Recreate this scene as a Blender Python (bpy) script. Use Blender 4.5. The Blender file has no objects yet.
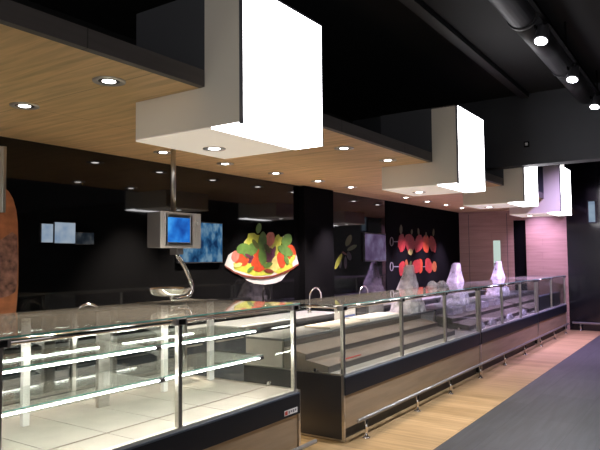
WORLD = .85
DOWN_E, BACK_E, SPOT_E, WASH_E = 70, 520, 240, 120
BOX_E, TUBE_E, END_E = 9.0, 40.0, 480
EXPO, PRINT = .40, .42
import bpy, math, random
from mathutils import Vector, Matrix
random.seed(11)
C = bpy.context.scene.collection
SC = bpy.context.scene

# ------------------------------------------------------------------ materials
def nodes_of(name):
    m = bpy.data.materials.new(name); m.use_nodes = True
    nt = m.node_tree
    for n in list(nt.nodes): nt.nodes.remove(n)
    out = nt.nodes.new('ShaderNodeOutputMaterial')
    return m, nt, out

def pbr(name, col, rough=.5, metal=0, spec=.5, noise=0, nscale=8, stretch=(1, 1, 1), bump=0, coat=0):
    m, nt, out = nodes_of(name)
    b = nt.nodes.new('ShaderNodeBsdfPrincipled')
    b.inputs['Base Color'].default_value = (*col, 1)
    b.inputs['Roughness'].default_value = rough
    b.inputs['Metallic'].default_value = metal
    b.inputs['Specular IOR Level'].default_value = spec
    b.inputs['Coat Weight'].default_value = coat
    if noise or bump:
        tc = nt.nodes.new('ShaderNodeTexCoord'); mp = nt.nodes.new('ShaderNodeMapping')
        mp.inputs['Scale'].default_value = stretch
        nz = nt.nodes.new('ShaderNodeTexNoise'); nz.inputs['Scale'].default_value = nscale; nz.inputs['Detail'].default_value = 5
        nt.links.new(tc.outputs['Object'], mp.inputs[0]); nt.links.new(mp.outputs[0], nz.inputs['Vector'])
        if noise:
            r = nt.nodes.new('ShaderNodeValToRGB')
            r.color_ramp.elements[0].position = .3; r.color_ramp.elements[1].position = .7
            r.color_ramp.elements[0].color = (*[c*(1-noise) for c in col], 1)
            r.color_ramp.elements[1].color = (*[min(1, c*(1+noise)) for c in col], 1)
            nt.links.new(nz.outputs['Fac'], r.inputs[0]); nt.links.new(r.outputs[0], b.inputs['Base Color'])
        if bump:
            bp = nt.nodes.new('ShaderNodeBump'); bp.inputs['Strength'].default_value = bump; bp.inputs['Distance'].default_value = .02
            nt.links.new(nz.outputs['Fac'], bp.inputs['Height']); nt.links.new(bp.outputs[0], b.inputs['Normal'])
    nt.links.new(b.outputs[0], out.inputs[0])
    return m

def emit(name, col, s):
    m, nt, out = nodes_of(name)
    e = nt.nodes.new('ShaderNodeEmission'); e.inputs[0].default_value = (*col, 1); e.inputs[1].default_value = s
    nt.links.new(e.outputs[0], out.inputs[0]); return m

def screen_mat(name, c0, c1, c2, s, scale=4, stretch=(1, 1, 1)):
    m, nt, out = nodes_of(name)
    tc = nt.nodes.new('ShaderNodeTexCoord'); mp = nt.nodes.new('ShaderNodeMapping'); mp.inputs['Scale'].default_value = stretch
    nz = nt.nodes.new('ShaderNodeTexNoise'); nz.inputs['Scale'].default_value = scale; nz.inputs['Detail'].default_value = 3
    r = nt.nodes.new('ShaderNodeValToRGB')
    r.color_ramp.elements[0].position = .36; r.color_ramp.elements[0].color = (*c0, 1)
    r.color_ramp.elements[1].position = .64; r.color_ramp.elements[1].color = (*c2, 1)
    k = r.color_ramp.elements.new(.5); k.color = (*c1, 1)
    e = nt.nodes.new('ShaderNodeEmission'); e.inputs[1].default_value = s
    nt.links.new(tc.outputs['Object'], mp.inputs[0]); nt.links.new(mp.outputs[0], nz.inputs['Vector'])
    nt.links.new(nz.outputs['Fac'], r.inputs[0]); nt.links.new(r.outputs[0], e.inputs[0]); nt.links.new(e.outputs[0], out.inputs[0])
    return m

def glass(name, tint, rough=.01, base=0.0, veil=0.0):
    m, nt, out = nodes_of(name)
    t = nt.nodes.new('ShaderNodeBsdfTransparent'); t.inputs[0].default_value = (*tint, 1)
    g = nt.nodes.new('ShaderNodeBsdfGlossy'); g.inputs['Roughness'].default_value = rough
    lw = nt.nodes.new('ShaderNodeLayerWeight'); lw.inputs['Blend'].default_value = .5
    pw = nt.nodes.new('ShaderNodeMath'); pw.operation = 'POWER'; pw.inputs[1].default_value = 5
    f = nt.nodes.new('ShaderNodeMath'); f.operation = 'MULTIPLY_ADD'; f.inputs[1].default_value = .9; f.inputs[2].default_value = .035+base; f.use_clamp = True
    nt.links.new(lw.outputs['Facing'], pw.inputs[0]); nt.links.new(pw.outputs[0], f.inputs[0])
    x = nt.nodes.new('ShaderNodeMixShader')
    nt.links.new(f.outputs[0], x.inputs[0])
    nt.links.new(t.outputs[0], x.inputs[1]); nt.links.new(g.outputs[0], x.inputs[2])
    if veil:  # pale diffuse veil painted in for reflections on the glass
        df = nt.nodes.new('ShaderNodeBsdfDiffuse'); df.inputs[0].default_value = (.62, .57, .50, 1)
        y = nt.nodes.new('ShaderNodeMixShader'); y.inputs[0].default_value = veil
        nt.links.new(x.outputs[0], y.inputs[1]); nt.links.new(df.outputs[0], y.inputs[2]); x = y
    nt.links.new(x.outputs[0], out.inputs[0])
    return m

def film(name, col, mix):
    m, nt, out = nodes_of(name)
    t = nt.nodes.new('ShaderNodeBsdfTransparent'); t.inputs[0].default_value = (.95, .94, .97, 1)
    b = nt.nodes.new('ShaderNodeBsdfPrincipled'); b.inputs['Base Color'].default_value = (*col, 1)
    b.inputs['Roughness'].default_value = .18; b.inputs['Specular IOR Level'].default_value = .9
    tc = nt.nodes.new('ShaderNodeTexCoord'); nz = nt.nodes.new('ShaderNodeTexNoise'); nz.inputs['Scale'].default_value = 8; nz.inputs['Detail'].default_value = 3
    nt.links.new(tc.outputs['Object'], nz.inputs['Vector'])
    bp = nt.nodes.new('ShaderNodeBump'); bp.inputs['Strength'].default_value = .7; bp.inputs['Distance'].default_value = .03
    nt.links.new(nz.outputs['Fac'], bp.inputs['Height']); nt.links.new(bp.outputs[0], b.inputs['Normal'])
    x = nt.nodes.new('ShaderNodeMixShader')
    r = nt.nodes.new('ShaderNodeMapRange'); r.inputs[1].default_value = .3; r.inputs[2].default_value = .7
    r.inputs[3].default_value = mix*.5; r.inputs[4].default_value = min(1, mix*1.5)
    nt.links.new(nz.outputs['Fac'], r.inputs[0]); nt.links.new(r.outputs[0], x.inputs[0])
    nt.links.new(t.outputs[0], x.inputs[1]); nt.links.new(b.outputs[0], x.inputs[2]); nt.links.new(x.outputs[0], out.inputs[0])
    return m

def planks(name, c0, c1, rough, long_axis, width, length, gap=.004, gapcol=.35, grain=.3, vertical=None, spec=.5):
    """board pattern: long_axis is the axis the boards run along, vertical names the plane ('xz' or 'yz') for walls"""
    m, nt, out = nodes_of(name)
    tc = nt.nodes.new('ShaderNodeTexCoord'); sp = nt.nodes.new('ShaderNodeSeparateXYZ'); cb = nt.nodes.new('ShaderNodeCombineXYZ')
    nt.links.new(tc.outputs['Object'], sp.inputs[0])
    plane = vertical or 'xy'
    a = long_axis; o = [q for q in plane if q != a][0]
    nt.links.new(sp.outputs['XYZ'.index(a.upper())], cb.inputs[0]); nt.links.new(sp.outputs['XYZ'.index(o.upper())], cb.inputs[1])
    br = nt.nodes.new('ShaderNodeTexBrick'); br.inputs['Scale'].default_value = 1
    br.inputs['Brick Width'].default_value = length; br.inputs['Row Height'].default_value = width
    br.inputs['Mortar Size'].default_value = gap; br.inputs['Mortar Smooth'].default_value = 0; br.inputs['Bias'].default_value = 0
    br.inputs['Color1'].default_value = (*c0, 1); br.inputs['Color2'].default_value = (*c1, 1)
    br.inputs['Mortar'].default_value = (*[c*gapcol for c in c0], 1)
    nt.links.new(cb.outputs[0], br.inputs['Vector'])
    mp = nt.nodes.new('ShaderNodeMapping'); mp.inputs['Scale'].default_value = (.7, 9, 1)
    nz = nt.nodes.new('ShaderNodeTexNoise'); nz.inputs['Scale'].default_value = 2.2; nz.inputs['Detail'].default_value = 6; nz.inputs['Distortion'].default_value = .6
    nt.links.new(cb.outputs[0], mp.inputs[0]); nt.links.new(mp.outputs[0], nz.inputs['Vector'])
    r = nt.nodes.new('ShaderNodeValToRGB')
    r.color_ramp.elements[0].position = .3; r.color_ramp.elements[0].color = (1-grain, 1-grain, 1-grain*1.15, 1)
    r.color_ramp.elements[1].position = .7; r.color_ramp.elements[1].color = (1, 1, 1, 1)
    mx = nt.nodes.new('ShaderNodeMix'); mx.data_type = 'RGBA'; mx.blend_type = 'MULTIPLY'; mx.inputs[0].default_value = 1
    nt.links.new(nz.outputs['Fac'], r.inputs[0]); nt.links.new(br.outputs['Color'], mx.inputs[6]); nt.links.new(r.outputs[0], mx.inputs[7])
    b = nt.nodes.new('ShaderNodeBsdfPrincipled'); b.inputs['Roughness'].default_value = rough; b.inputs['Specular IOR Level'].default_value = spec
    nt.links.new(mx.outputs[2], b.inputs['Base Color']); nt.links.new(b.outputs[0], out.inputs[0])
    return m

M = {}
M['soffit_wood'] = planks('soffit_wood', (.80, .53, .265), (.74, .485, .235), .45, 'y', 1.22, 8.0, .003, .45, .38)
M['fascia'] = planks('fascia', (.085, .072, .070), (.095, .080, .078), .6, 'x', 4.0, 1.3, .004, .4, .2, 'xz')
M['oak_floor'] = planks('oak_floor', (.56, .37, .19), (.40, .255, .12), .36, 'y', .19, 1.4, .002, .55, .38)
M['aisle_tile'] = pbr('aisle_tile', (.66, .63, .58), .5, noise=.05)
M['tile'] = planks('tile', (.050, .050, .053), (.064, .063, .066), .5, 'x', .6, 1.2, .003, .7, .35, None, .3)
M['counter_wood'] = planks('counter_wood', (.34, .245, .155), (.33, .235, .15), .45, 'x', 2.0, 30, .0, 1, .25, 'xz')
M['wall_wood'] = planks('wall_wood', (.42, .26, .21), (.38, .235, .19), .5, 'y', .16, 2.2, .002, .55, .25, 'yz')
M['black_glass'] = pbr('black_glass', (.0035, .0035, .004), .035, 0, .5)
M['black_matte'] = pbr('black_matte', (.0025, .0025, .003), .8, 0, .03)
M['ceiling_black'] = pbr('ceiling_black', (.0028, .0028, .0035), .85, noise=.2, nscale=3)
M['bulkhead'] = pbr('bulkhead', (.040, .042, .050), .75, noise=.08, nscale=2)
M['far_dark'] = pbr('far_dark', (.007, .007, .009), .12, 0, .5)
M['beam'] = pbr('beam', (.020, .020, .023), .6)
M['duct'] = pbr('duct', (.012, .012, .016), .6, 0, noise=.2, nscale=6)
M['cream'] = pbr('cream', (.85, .79, .69), .6)
M['cream_bottom'] = pbr('cream_bottom', (.80, .75, .67), .6)
m, nt, out = nodes_of('acrylic')
b = nt.nodes.new('ShaderNodeBsdfPrincipled'); b.inputs['Base Color'].default_value = (.78, .73, .66, 1); b.inputs['Roughness'].default_value = .5
b.inputs['Emission Color'].default_value = (1, .86, .70, 1); b.inputs['Emission Strength'].default_value = .30
nt.links.new(b.outputs[0], out.inputs[0]); M['acrylic'] = m
M['clad'] = pbr('clad', (.075, .077, .088), .7)
M['box_edge'] = pbr('box_edge', (.20, .20, .23), .4, .6)
M['box_face'] = emit('box_face', (1, .985, 1), BOX_E)
M['lamp'] = emit('lamp', (1, .96, .92), 12)
M['lamp_spot'] = emit('lamp_spot', (.93, .95, 1), 14)
M['tube'] = emit('tube', (1, .975, .90), TUBE_E)
M['lamp_ring'] = pbr('lamp_ring', (.62, .60, .56), .35, .7)
M['lamp_black'] = pbr('lamp_black', (.05, .045, .04), .4, .3)
M['steel'] = pbr('steel', (.56, .53, .49), .28, 1, noise=.08, nscale=30, stretch=(.2, .2, 3))
M['table_steel'] = pbr('table_steel', (.17, .17, .175), .45, .3)
M['rail_grey'] = pbr('rail_grey', (.26, .245, .23), .3, .35)
M['brushed'] = pbr('brushed', (.55, .53, .51), .45, .7)
M['chrome'] = pbr('chrome', (.74, .72, .70), .13, 1)
M['steel_sheet'] = pbr('steel_sheet', (.62, .60, .56), .4, .6, noise=.1, nscale=6)
M['deck_steel'] = pbr('deck_steel', (.43, .39, .345), .42, .3, noise=.09, nscale=5)
M['tread'] = pbr('tread', (.32, .27, .235), .4, .5, noise=.08, nscale=5)
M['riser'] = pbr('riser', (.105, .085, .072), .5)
M['navy'] = pbr('navy', (.008, .010, .015), .4, 0, .2)
M['navy_edge'] = pbr('navy_edge', (.055, .070, .10), .4)
M['side_black'] = pbr('side_black', (.016, .016, .019), .3)
M['kick'] = pbr('kick', (.02, .019, .02), .5)
M['top_pane'] = glass('top_pane', (.96, .97, .96), .03, 0, .075)
M['pane'] = glass('pane', (.965, .985, .975))
M['shelf_glass'] = glass('shelf_glass', (.93, .968, .955), .02, 0, .06)
M['glass_edge'] = pbr('glass_edge', (.10, .33, .30), .2)
M['door_glass'] = glass('door_glass', (.80, .86, .86), .02, .30)
M['film'] = film('film', (.92, .88, .95), .44)
M['film_dense'] = film('film_dense', (.93, .90, .93), .62)
M['white_plastic'] = pbr('white_plastic', (.72, .70, .68), .4)
M['board_white'] = pbr('board_white', (.78, .75, .70), .5)
M['board_tan'] = pbr('board_tan', (.55, .49, .42), .5)
M['grey_plastic'] = pbr('grey_plastic', (.24, .24, .25), .4)
M['dark_plastic'] = pbr('dark_plastic', (.035, .034, .04), .35)
M['blue_plastic'] = pbr('blue_plastic', (.06, .10, .30), .4)
M['red'] = pbr('red', (.50, .045, .03), .4)
M['sticker'] = pbr('sticker', (.75, .75, .76), .4)
M['sticker_ink'] = pbr('sticker_ink', (.16, .16, .18), .4)
M['cabinet'] = pbr('cabinet', (.052, .060, .075), .35)
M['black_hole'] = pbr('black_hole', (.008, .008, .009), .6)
M['scale_steel'] = pbr('scale_steel', (.74, .70, .65), .36, .4)
M['scale_side'] = pbr('scale_side', (.17, .16, .16), .45, .4)
M['lcd'] = screen_mat('lcd', (.01, .06, .32), (.02, .17, .62), (.06, .36, .85), .75, 5)
M['tv'] = screen_mat('tv', (.01, .04, .12), (.04, .16, .34), (.22, .38, .52), .5, 7, (1.4, 1, .9))
M['menu'] = screen_mat('menu', (.22, .34, .52), (.40, .50, .62), (.52, .60, .70), .50, 5)  # glow colours of a reflection in the black glass
M['menu_dim'] = screen_mat('menu_dim', (.010, .014, .020), (.02, .026, .034), (.05, .055, .06), .6, 14)  # fainter part of the same painted reflection
M['purple_tv'] = screen_mat('purple_tv', (.055, .035, .075), (.085, .060, .115), (.13, .11, .19), .9, 3.5)
M['far_tv'] = screen_mat('far_tv', (.14, .19, .26), (.19, .25, .32), (.25, .31, .38), 1, 3)
M['vision'] = emit('vision', (.55, .68, .62), .72)
def pr_(n, c, r=.35, noise=.25, ns=14): M[n] = pbr(n, tuple(PRINT*q for q in c), r, 0, .4, noise=noise, nscale=ns)
pr_('print_white', (.85, .84, .84), noise=.04); pr_('print_lime', (.62, .68, .09)); pr_('print_yellow', (.85, .78, .25))
pr_('print_purple', (.14, .04, .08), ns=30); pr_('print_tomato', (.66, .085, .03)); pr_('print_pink', (.80, .25, .20))
pr_('print_green', (.13, .26, .06)); pr_('print_redbrown', (.24, .05, .03)); pr_('print_olivegreen', (.10, .12, .03))
pr_('print_darkgreen', (.10, .14, .04)); pr_('print_dusk', (.050, .046, .055)); pr_('print_steel', (.34, .34, .38), noise=.05)
pr_('print_redchunk', (.50, .045, .045)); pr_('print_orange', (.48, .14, .05))
pr_('print_ham', (1.0, .36, .15), noise=.35, ns=9); pr_('print_crust', (.62, .30, .22), noise=.75, ns=16)

# ------------------------------------------------------------------ mesh helpers
class MB:
    def __init__(s): s.v = []; s.f = []; s.sm = []
    def add(s, vs, fs, smooth=False):
        n = len(s.v); s.v += [tuple(v) for v in vs]
        for f in fs: s.f.append([n+i for i in f]); s.sm.append(smooth)
        return s
    def box(s, x0, x1, y0, y1, z0, z1):
        v = [(x, y, z) for z in (z0, z1) for y in (y0, y1) for x in (x0, x1)]
        return s.add(v, [(0, 2, 3, 1), (4, 5, 7, 6), (0, 1, 5, 4), (2, 6, 7, 3), (0, 4, 6, 2), (1, 3, 7, 5)])
    def hull8(s, lo, hi):
        """lo, hi: four corners each, same winding"""
        return s.add(list(lo)+list(hi), [(3, 2, 1, 0), (4, 5, 6, 7), (0, 1, 5, 4), (1, 2, 6, 5), (2, 3, 7, 6), (3, 0, 4, 7)])
    def prism(s, poly, axis, a, b):
        def p(q, t):
            if axis == 'y': return (q[0], t, q[1])
            if axis == 'x': return (t, q[0], q[1])
            return (q[0], q[1], t)
        n = len(poly)
        return s.add([p(q, a) for q in poly]+[p(q, b) for q in poly],
                     [list(range(n-1, -1, -1)), list(range(n, 2*n))]+[(i, (i+1) % n, n+(i+1) % n, n+i) for i in range(n)])
    def tube(s, pts, r, n=12, cap=True):
        P = [Vector(p) for p in pts]; rs = r if isinstance(r, (list, tuple)) else [r]*len(P)
        vs = []; up = None
        for i, p in enumerate(P):
            d = (P[min(i+1, len(P)-1)]-P[max(i-1, 0)]).normalized()
            if up is None: up = Vector((0, 0, 1)) if abs(d.z) < .9 else Vector((1, 0, 0))
            a = d.cross(up).normalized(); b = a.cross(d).normalized(); up = b
            for k in range(n):
                t = 2*math.pi*k/n; vs.append(p+a*math.cos(t)*rs[i]+b*math.sin(t)*rs[i])
        fs = [(i*n+k, i*n+(k+1) % n, (i+1)*n+(k+1) % n, (i+1)*n+k) for i in range(len(P)-1) for k in range(n)]
        s.add(vs, fs, True)
        if cap:
            m = len(s.v)-len(vs)
            s.f.append([m+k for k in range(n-1, -1, -1)]); s.sm.append(False)
            s.f.append([m+(len(P)-1)*n+k for k in range(n)]); s.sm.append(False)
        return s
    def lathe(s, prof, c, n=28):
        """prof: (radius, z) pairs, closed at the ends"""
        vs = []; fs = []
        for r, z in prof:
            for k in range(n):
                t = 2*math.pi*k/n; vs.append((c[0]+r*math.cos(t), c[1]+r*math.sin(t), c[2]+z))
        for i in range(len(prof)-1):
            for k in range(n): fs.append((i*n+k, i*n+(k+1) % n, (i+1)*n+(k+1) % n, (i+1)*n+k))
        s.add(vs, fs, True); m = len(s.v)-len(vs)
        s.f.append([m+k for k in range(n-1, -1, -1)]); s.sm.append(False)
        s.f.append([m+(len(prof)-1)*n+k for k in range(n)]); s.sm.append(False)
        return s
    def build(s, name, mat, parent=None, bevel=0):
        me = bpy.data.meshes.new(name)
        o0 = Vector((0, 0, 0)); q = parent
        while q is not None: o0 += q.location; q = q.parent
        me.from_pydata([tuple(Vector(v)-o0) for v in s.v], [], s.f)
        me.polygons.foreach_set('use_smooth', s.sm); me.update()
        import bmesh
        bm = bmesh.new(); bm.from_mesh(me); bmesh.ops.recalc_face_normals(bm, faces=bm.faces); bm.to_mesh(me); bm.free()
        me.materials.append(M[mat] if isinstance(mat, str) else mat)
        o = bpy.data.objects.new(name, me); C.objects.link(o)
        if parent is not None: o.parent = parent
        if bevel:
            b = o.modifiers.new('Bevel', 'BEVEL'); b.width = bevel; b.segments = 2; b.limit_method = 'ANGLE'
        return o

def bx(name, mat, parent, x0, x1, y0, y1, z0, z1, bevel=0):
    return MB().box(x0, x1, y0, y1, z0, z1).build(name, mat, parent, bevel)

def tag(o, label, cat, group=None):
    o['label'] = label; o['category'] = cat
    if group: o['group'] = group
    return o

def thing(name, label, cat, loc, group=None):
    o = bpy.data.objects.new(name, None); o.empty_display_size = .1; C.objects.link(o); o.location = loc
    return tag(o, label, cat, group)

def struct(o): o['kind'] = 'structure'; return o

def copy_tree(o, parent=None):
    c = o.copy(); C.objects.link(c)
    if parent is not None: c.parent = parent
    for ch in list(o.children): copy_tree(ch, c)
    return c

def spot(name, loc, target, energy, col, size=1.4, blend=.6, rad=.04):
    l = bpy.data.lights.new(name, 'SPOT'); l.energy = energy; l.color = col; l.spot_size = size; l.spot_blend = blend; l.shadow_soft_size = rad
    o = bpy.data.objects.new(name, l); C.objects.link(o); o.location = loc
    o.rotation_euler = (Vector(target)-Vector(loc)).to_track_quat('-Z', 'Y').to_euler()
    return o
SALAD = [
 ('bowl', 'print_white', 0.002, [(5.853, 1.587), (5.923, 1.714), (6.005, 1.752), (6.087, 1.692), (6.577, 1.601), (7.287, 1.666), (7.395, 1.744), (7.438, 1.734), (7.505, 1.586), (7.37, 1.531), (7.166, 1.422), (7.076, 1.353), (6.935, 1.321), (6.685, 1.307), (6.447, 1.33), (6.324, 1.365), (6.203, 1.426), (5.987, 1.505), (5.853, 1.562)]),
 ('lettuce', 'print_lime', 0.00253, [(7.301, 1.653), (7.259, 1.599), (7.202, 1.545), (7.054, 1.51), (6.891, 1.486), (6.723, 1.466), (6.534, 1.457), (6.357, 1.48), (6.208, 1.514), (6.132, 1.564), (6.041, 1.608), (6.039, 1.66), (6.07, 1.709), (6.141, 1.754), (6.24, 1.794), (6.355, 1.84), (6.539, 1.856), (6.733, 1.859), (6.925, 1.844), (7.06, 1.801), (7.197, 1.762), (7.312, 1.713)]),
 ('lettuce', 'print_yellow', 0.00286, [(6.963, 1.832), (6.948, 1.771), (6.879, 1.716), (6.738, 1.703), (6.64, 1.667), (6.514, 1.665), (6.405, 1.69), (6.337, 1.733), (6.262, 1.771), (6.273, 1.824), (6.229, 1.881), (6.296, 1.932), (6.406, 1.962), (6.523, 1.975), (6.648, 2.001), (6.762, 1.972), (6.882, 1.946), (6.949, 1.893)]),
 ('lettuce', 'print_lime', 0.00339, [(6.459, 1.499), (6.424, 1.481), (6.374, 1.468), (6.285, 1.474), (6.199, 1.491), (6.118, 1.509), (6.026, 1.532), (6.034, 1.558), (6.028, 1.58), (6.014, 1.607), (6.088, 1.61), (6.156, 1.614), (6.246, 1.602), (6.329, 1.579), (6.436, 1.556), (6.427, 1.527)]),
 ('lettuce', 'print_lime', 0.00352, [(6.908, 1.48), (6.86, 1.46), (6.825, 1.438), (6.694, 1.434), (6.575, 1.432), (6.44, 1.433), (6.36, 1.454), (6.273, 1.472), (6.215, 1.495), (6.316, 1.512), (6.379, 1.527), (6.462, 1.539), (6.576, 1.551), (6.709, 1.542), (6.795, 1.522), (6.874, 1.503)]),
 ('lettuce', 'print_lime', 0.00365, [(7.336, 1.578), (7.356, 1.542), (7.29, 1.511), (7.257, 1.469), (7.165, 1.442), (7.059, 1.435), (6.972, 1.453), (6.891, 1.473), (6.922, 1.519), (6.904, 1.551), (6.897, 1.594), (6.981, 1.625), (7.079, 1.637), (7.18, 1.66), (7.265, 1.641), (7.348, 1.622)]),
 ('lettuce', 'print_lime', 0.00378, [(6.561, 1.868), (6.531, 1.822), (6.496, 1.775), (6.436, 1.766), (6.378, 1.751), (6.306, 1.742), (6.289, 1.801), (6.288, 1.849), (6.289, 1.893), (6.305, 1.939), (6.327, 1.999), (6.395, 2.007), (6.453, 2.009), (6.499, 1.986), (6.58, 1.985), (6.572, 1.92)]),
 ('lettuce', 'print_lime', 0.00391, [(7.061, 1.858), (7.035, 1.818), (7.004, 1.785), (6.967, 1.759), (6.92, 1.731), (6.894, 1.768), (6.875, 1.798), (6.847, 1.828), (6.863, 1.876), (6.862, 1.935), (6.919, 1.951), (6.957, 1.991), (7.006, 2.009), (7.038, 1.979), (7.087, 1.967), (7.079, 1.907)]),
 ('lettuce', 'print_yellow', 0.00554, [(7.056, 1.57), (7.026, 1.528), (6.972, 1.511), (6.921, 1.484), (6.873, 1.493), (6.812, 1.492), (6.787, 1.531), (6.797, 1.58), (6.833, 1.621), (6.858, 1.661), (6.904, 1.689), (6.955, 1.702), (7.005, 1.701), (7.068, 1.703), (7.064, 1.651), (7.063, 1.611)]),
 ('onion', 'print_purple', 0.00467, [(6.911, 1.701), (6.868, 1.647), (6.816, 1.601), (6.752, 1.608), (6.692, 1.618), (6.667, 1.669), (6.665, 1.727), (6.699, 1.782), (6.757, 1.814), (6.815, 1.813), (6.865, 1.797), (6.911, 1.763)]),
 ('onion', 'print_purple', 0.0048, [(6.438, 1.656), (6.418, 1.623), (6.38, 1.61), (6.343, 1.602), (6.308, 1.613), (6.29, 1.641), (6.287, 1.674), (6.31, 1.703), (6.341, 1.724), (6.38, 1.729), (6.409, 1.711), (6.438, 1.691)]),
 ('tomato', 'print_tomato', 0.00563, [(6.33, 1.652), (6.311, 1.619), (6.286, 1.588), (6.237, 1.569), (6.181, 1.565), (6.128, 1.575), (6.079, 1.591), (6.054, 1.621), (6.037, 1.654), (6.05, 1.687), (6.084, 1.713), (6.128, 1.731), (6.182, 1.741), (6.237, 1.734), (6.285, 1.715), (6.318, 1.687)]),
 ('tomato', 'print_tomato', 0.00596, [(6.701, 1.595), (6.686, 1.552), (6.657, 1.513), (6.599, 1.494), (6.539, 1.481), (6.479, 1.496), (6.425, 1.518), (6.391, 1.555), (6.378, 1.598), (6.394, 1.641), (6.426, 1.678), (6.481, 1.699), (6.541, 1.711), (6.602, 1.7), (6.659, 1.678), (6.694, 1.639)]),
 ('tomato', 'print_pink', 0.00569, [(6.91, 1.928), (6.893, 1.889), (6.86, 1.861), (6.822, 1.841), (6.781, 1.832), (6.744, 1.844), (6.714, 1.866), (6.702, 1.902), (6.707, 1.941), (6.722, 1.979), (6.75, 2.012), (6.79, 2.031), (6.83, 2.033), (6.871, 2.029), (6.9, 2.004), (6.908, 1.967)]),
 ('tomato', 'print_tomato', 0.00682, [(7.156, 1.652), (7.161, 1.607), (7.153, 1.565), (7.126, 1.539), (7.092, 1.527), (7.054, 1.531), (7.014, 1.551), (6.986, 1.591), (6.967, 1.634), (6.958, 1.679), (6.967, 1.72), (6.992, 1.747), (7.026, 1.759), (7.065, 1.757), (7.104, 1.734), (7.133, 1.695)]),
 ('tomato', 'print_tomato', 0.00575, [(7.431, 1.763), (7.429, 1.718), (7.415, 1.679), (7.388, 1.646), (7.343, 1.636), (7.295, 1.637), (7.252, 1.664), (7.212, 1.694), (7.196, 1.739), (7.193, 1.782), (7.204, 1.823), (7.235, 1.85), (7.276, 1.866), (7.323, 1.865), (7.37, 1.843), (7.402, 1.804)]),
 ('tomato', 'print_pink', 0.00588, [(6.125, 1.688), (6.113, 1.661), (6.091, 1.64), (6.063, 1.626), (6.034, 1.625), (6.01, 1.636), (5.991, 1.653), (5.979, 1.676), (5.984, 1.705), (5.995, 1.732), (6.016, 1.755), (6.045, 1.767), (6.074, 1.77), (6.1, 1.761), (6.118, 1.741), (6.131, 1.717)]),
 ('tomato', 'print_tomato', 0.00581, [(6.633, 1.737), (6.628, 1.71), (6.599, 1.689), (6.566, 1.672), (6.522, 1.667), (6.48, 1.674), (6.446, 1.689), (6.426, 1.711), (6.413, 1.736), (6.424, 1.762), (6.446, 1.784), (6.483, 1.797), (6.524, 1.802), (6.564, 1.798), (6.603, 1.786), (6.623, 1.762)]),
 ('basil_leaf', 'print_green', 0.00784, [(6.332, 1.844), (6.338, 1.824), (6.329, 1.793), (6.301, 1.763), (6.257, 1.74), (6.204, 1.728), (6.151, 1.727), (6.107, 1.737), (6.083, 1.75), (6.077, 1.771), (6.086, 1.8), (6.113, 1.829), (6.155, 1.853), (6.208, 1.866), (6.261, 1.867), (6.307, 1.858)]),
 ('basil_leaf', 'print_green', 0.00797, [(6.514, 1.879), (6.532, 1.859), (6.537, 1.824), (6.522, 1.784), (6.485, 1.746), (6.432, 1.718), (6.373, 1.702), (6.318, 1.699), (6.284, 1.706), (6.267, 1.727), (6.262, 1.76), (6.277, 1.8), (6.312, 1.837), (6.363, 1.865), (6.423, 1.882), (6.478, 1.886)]),
 ('basil_leaf', 'print_green', 0.0081, [(6.647, 2.036), (6.674, 2.024), (6.703, 1.99), (6.721, 1.94), (6.721, 1.881), (6.703, 1.824), (6.67, 1.776), (6.632, 1.745), (6.601, 1.735), (6.574, 1.748), (6.546, 1.782), (6.529, 1.831), (6.528, 1.888), (6.546, 1.945), (6.578, 1.993), (6.616, 2.025)]),
 ('basil_leaf', 'print_green', 0.00823, [(6.605, 1.816), (6.635, 1.808), (6.671, 1.783), (6.7, 1.744), (6.715, 1.696), (6.713, 1.647), (6.694, 1.605), (6.665, 1.577), (6.639, 1.566), (6.609, 1.575), (6.574, 1.6), (6.545, 1.639), (6.53, 1.686), (6.533, 1.734), (6.551, 1.776), (6.579, 1.805)]),
 ('basil_leaf', 'print_green', 0.00836, [(7.274, 2.02), (7.303, 2.005), (7.326, 1.975), (7.331, 1.936), (7.312, 1.898), (7.272, 1.864), (7.218, 1.842), (7.163, 1.832), (7.124, 1.834), (7.096, 1.849), (7.074, 1.879), (7.069, 1.916), (7.087, 1.954), (7.126, 1.987), (7.179, 2.011), (7.234, 2.021)]),
 ('basil_leaf', 'print_green', 0.00849, [(6.981, 1.834), (7.012, 1.847), (7.071, 1.855), (7.145, 1.851), (7.222, 1.833), (7.288, 1.804), (7.335, 1.769), (7.355, 1.734), (7.351, 1.712), (7.319, 1.699), (7.257, 1.692), (7.181, 1.698), (7.105, 1.716), (7.041, 1.745), (6.997, 1.779), (6.978, 1.812)]),
 ('basil_leaf', 'print_green', 0.00862, [(6.566, 2.149), (6.58, 2.142), (6.595, 2.125), (6.602, 2.101), (6.599, 2.072), (6.586, 2.045), (6.565, 2.023), (6.541, 2.008), (6.523, 2.004), (6.509, 2.011), (6.495, 2.028), (6.488, 2.052), (6.491, 2.08), (6.504, 2.107), (6.524, 2.13), (6.548, 2.144)]),
 ('basil_leaf', 'print_green', 0.00875, [(6.326, 1.67), (6.303, 1.67), (6.267, 1.679), (6.229, 1.698), (6.198, 1.725), (6.177, 1.756), (6.171, 1.786), (6.176, 1.81), (6.189, 1.822), (6.212, 1.823), (6.248, 1.815), (6.285, 1.796), (6.317, 1.769), (6.338, 1.738), (6.345, 1.707), (6.339, 1.683)]),
 ('garnish', 'print_green', 0.00938, [(6.853, 1.598), (6.851, 1.587), (6.833, 1.572), (6.802, 1.557), (6.763, 1.545), (6.72, 1.54), (6.681, 1.541), (6.652, 1.546), (6.638, 1.554), (6.641, 1.565), (6.658, 1.58), (6.688, 1.595), (6.727, 1.606), (6.77, 1.612), (6.81, 1.611), (6.84, 1.606)]),
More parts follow.
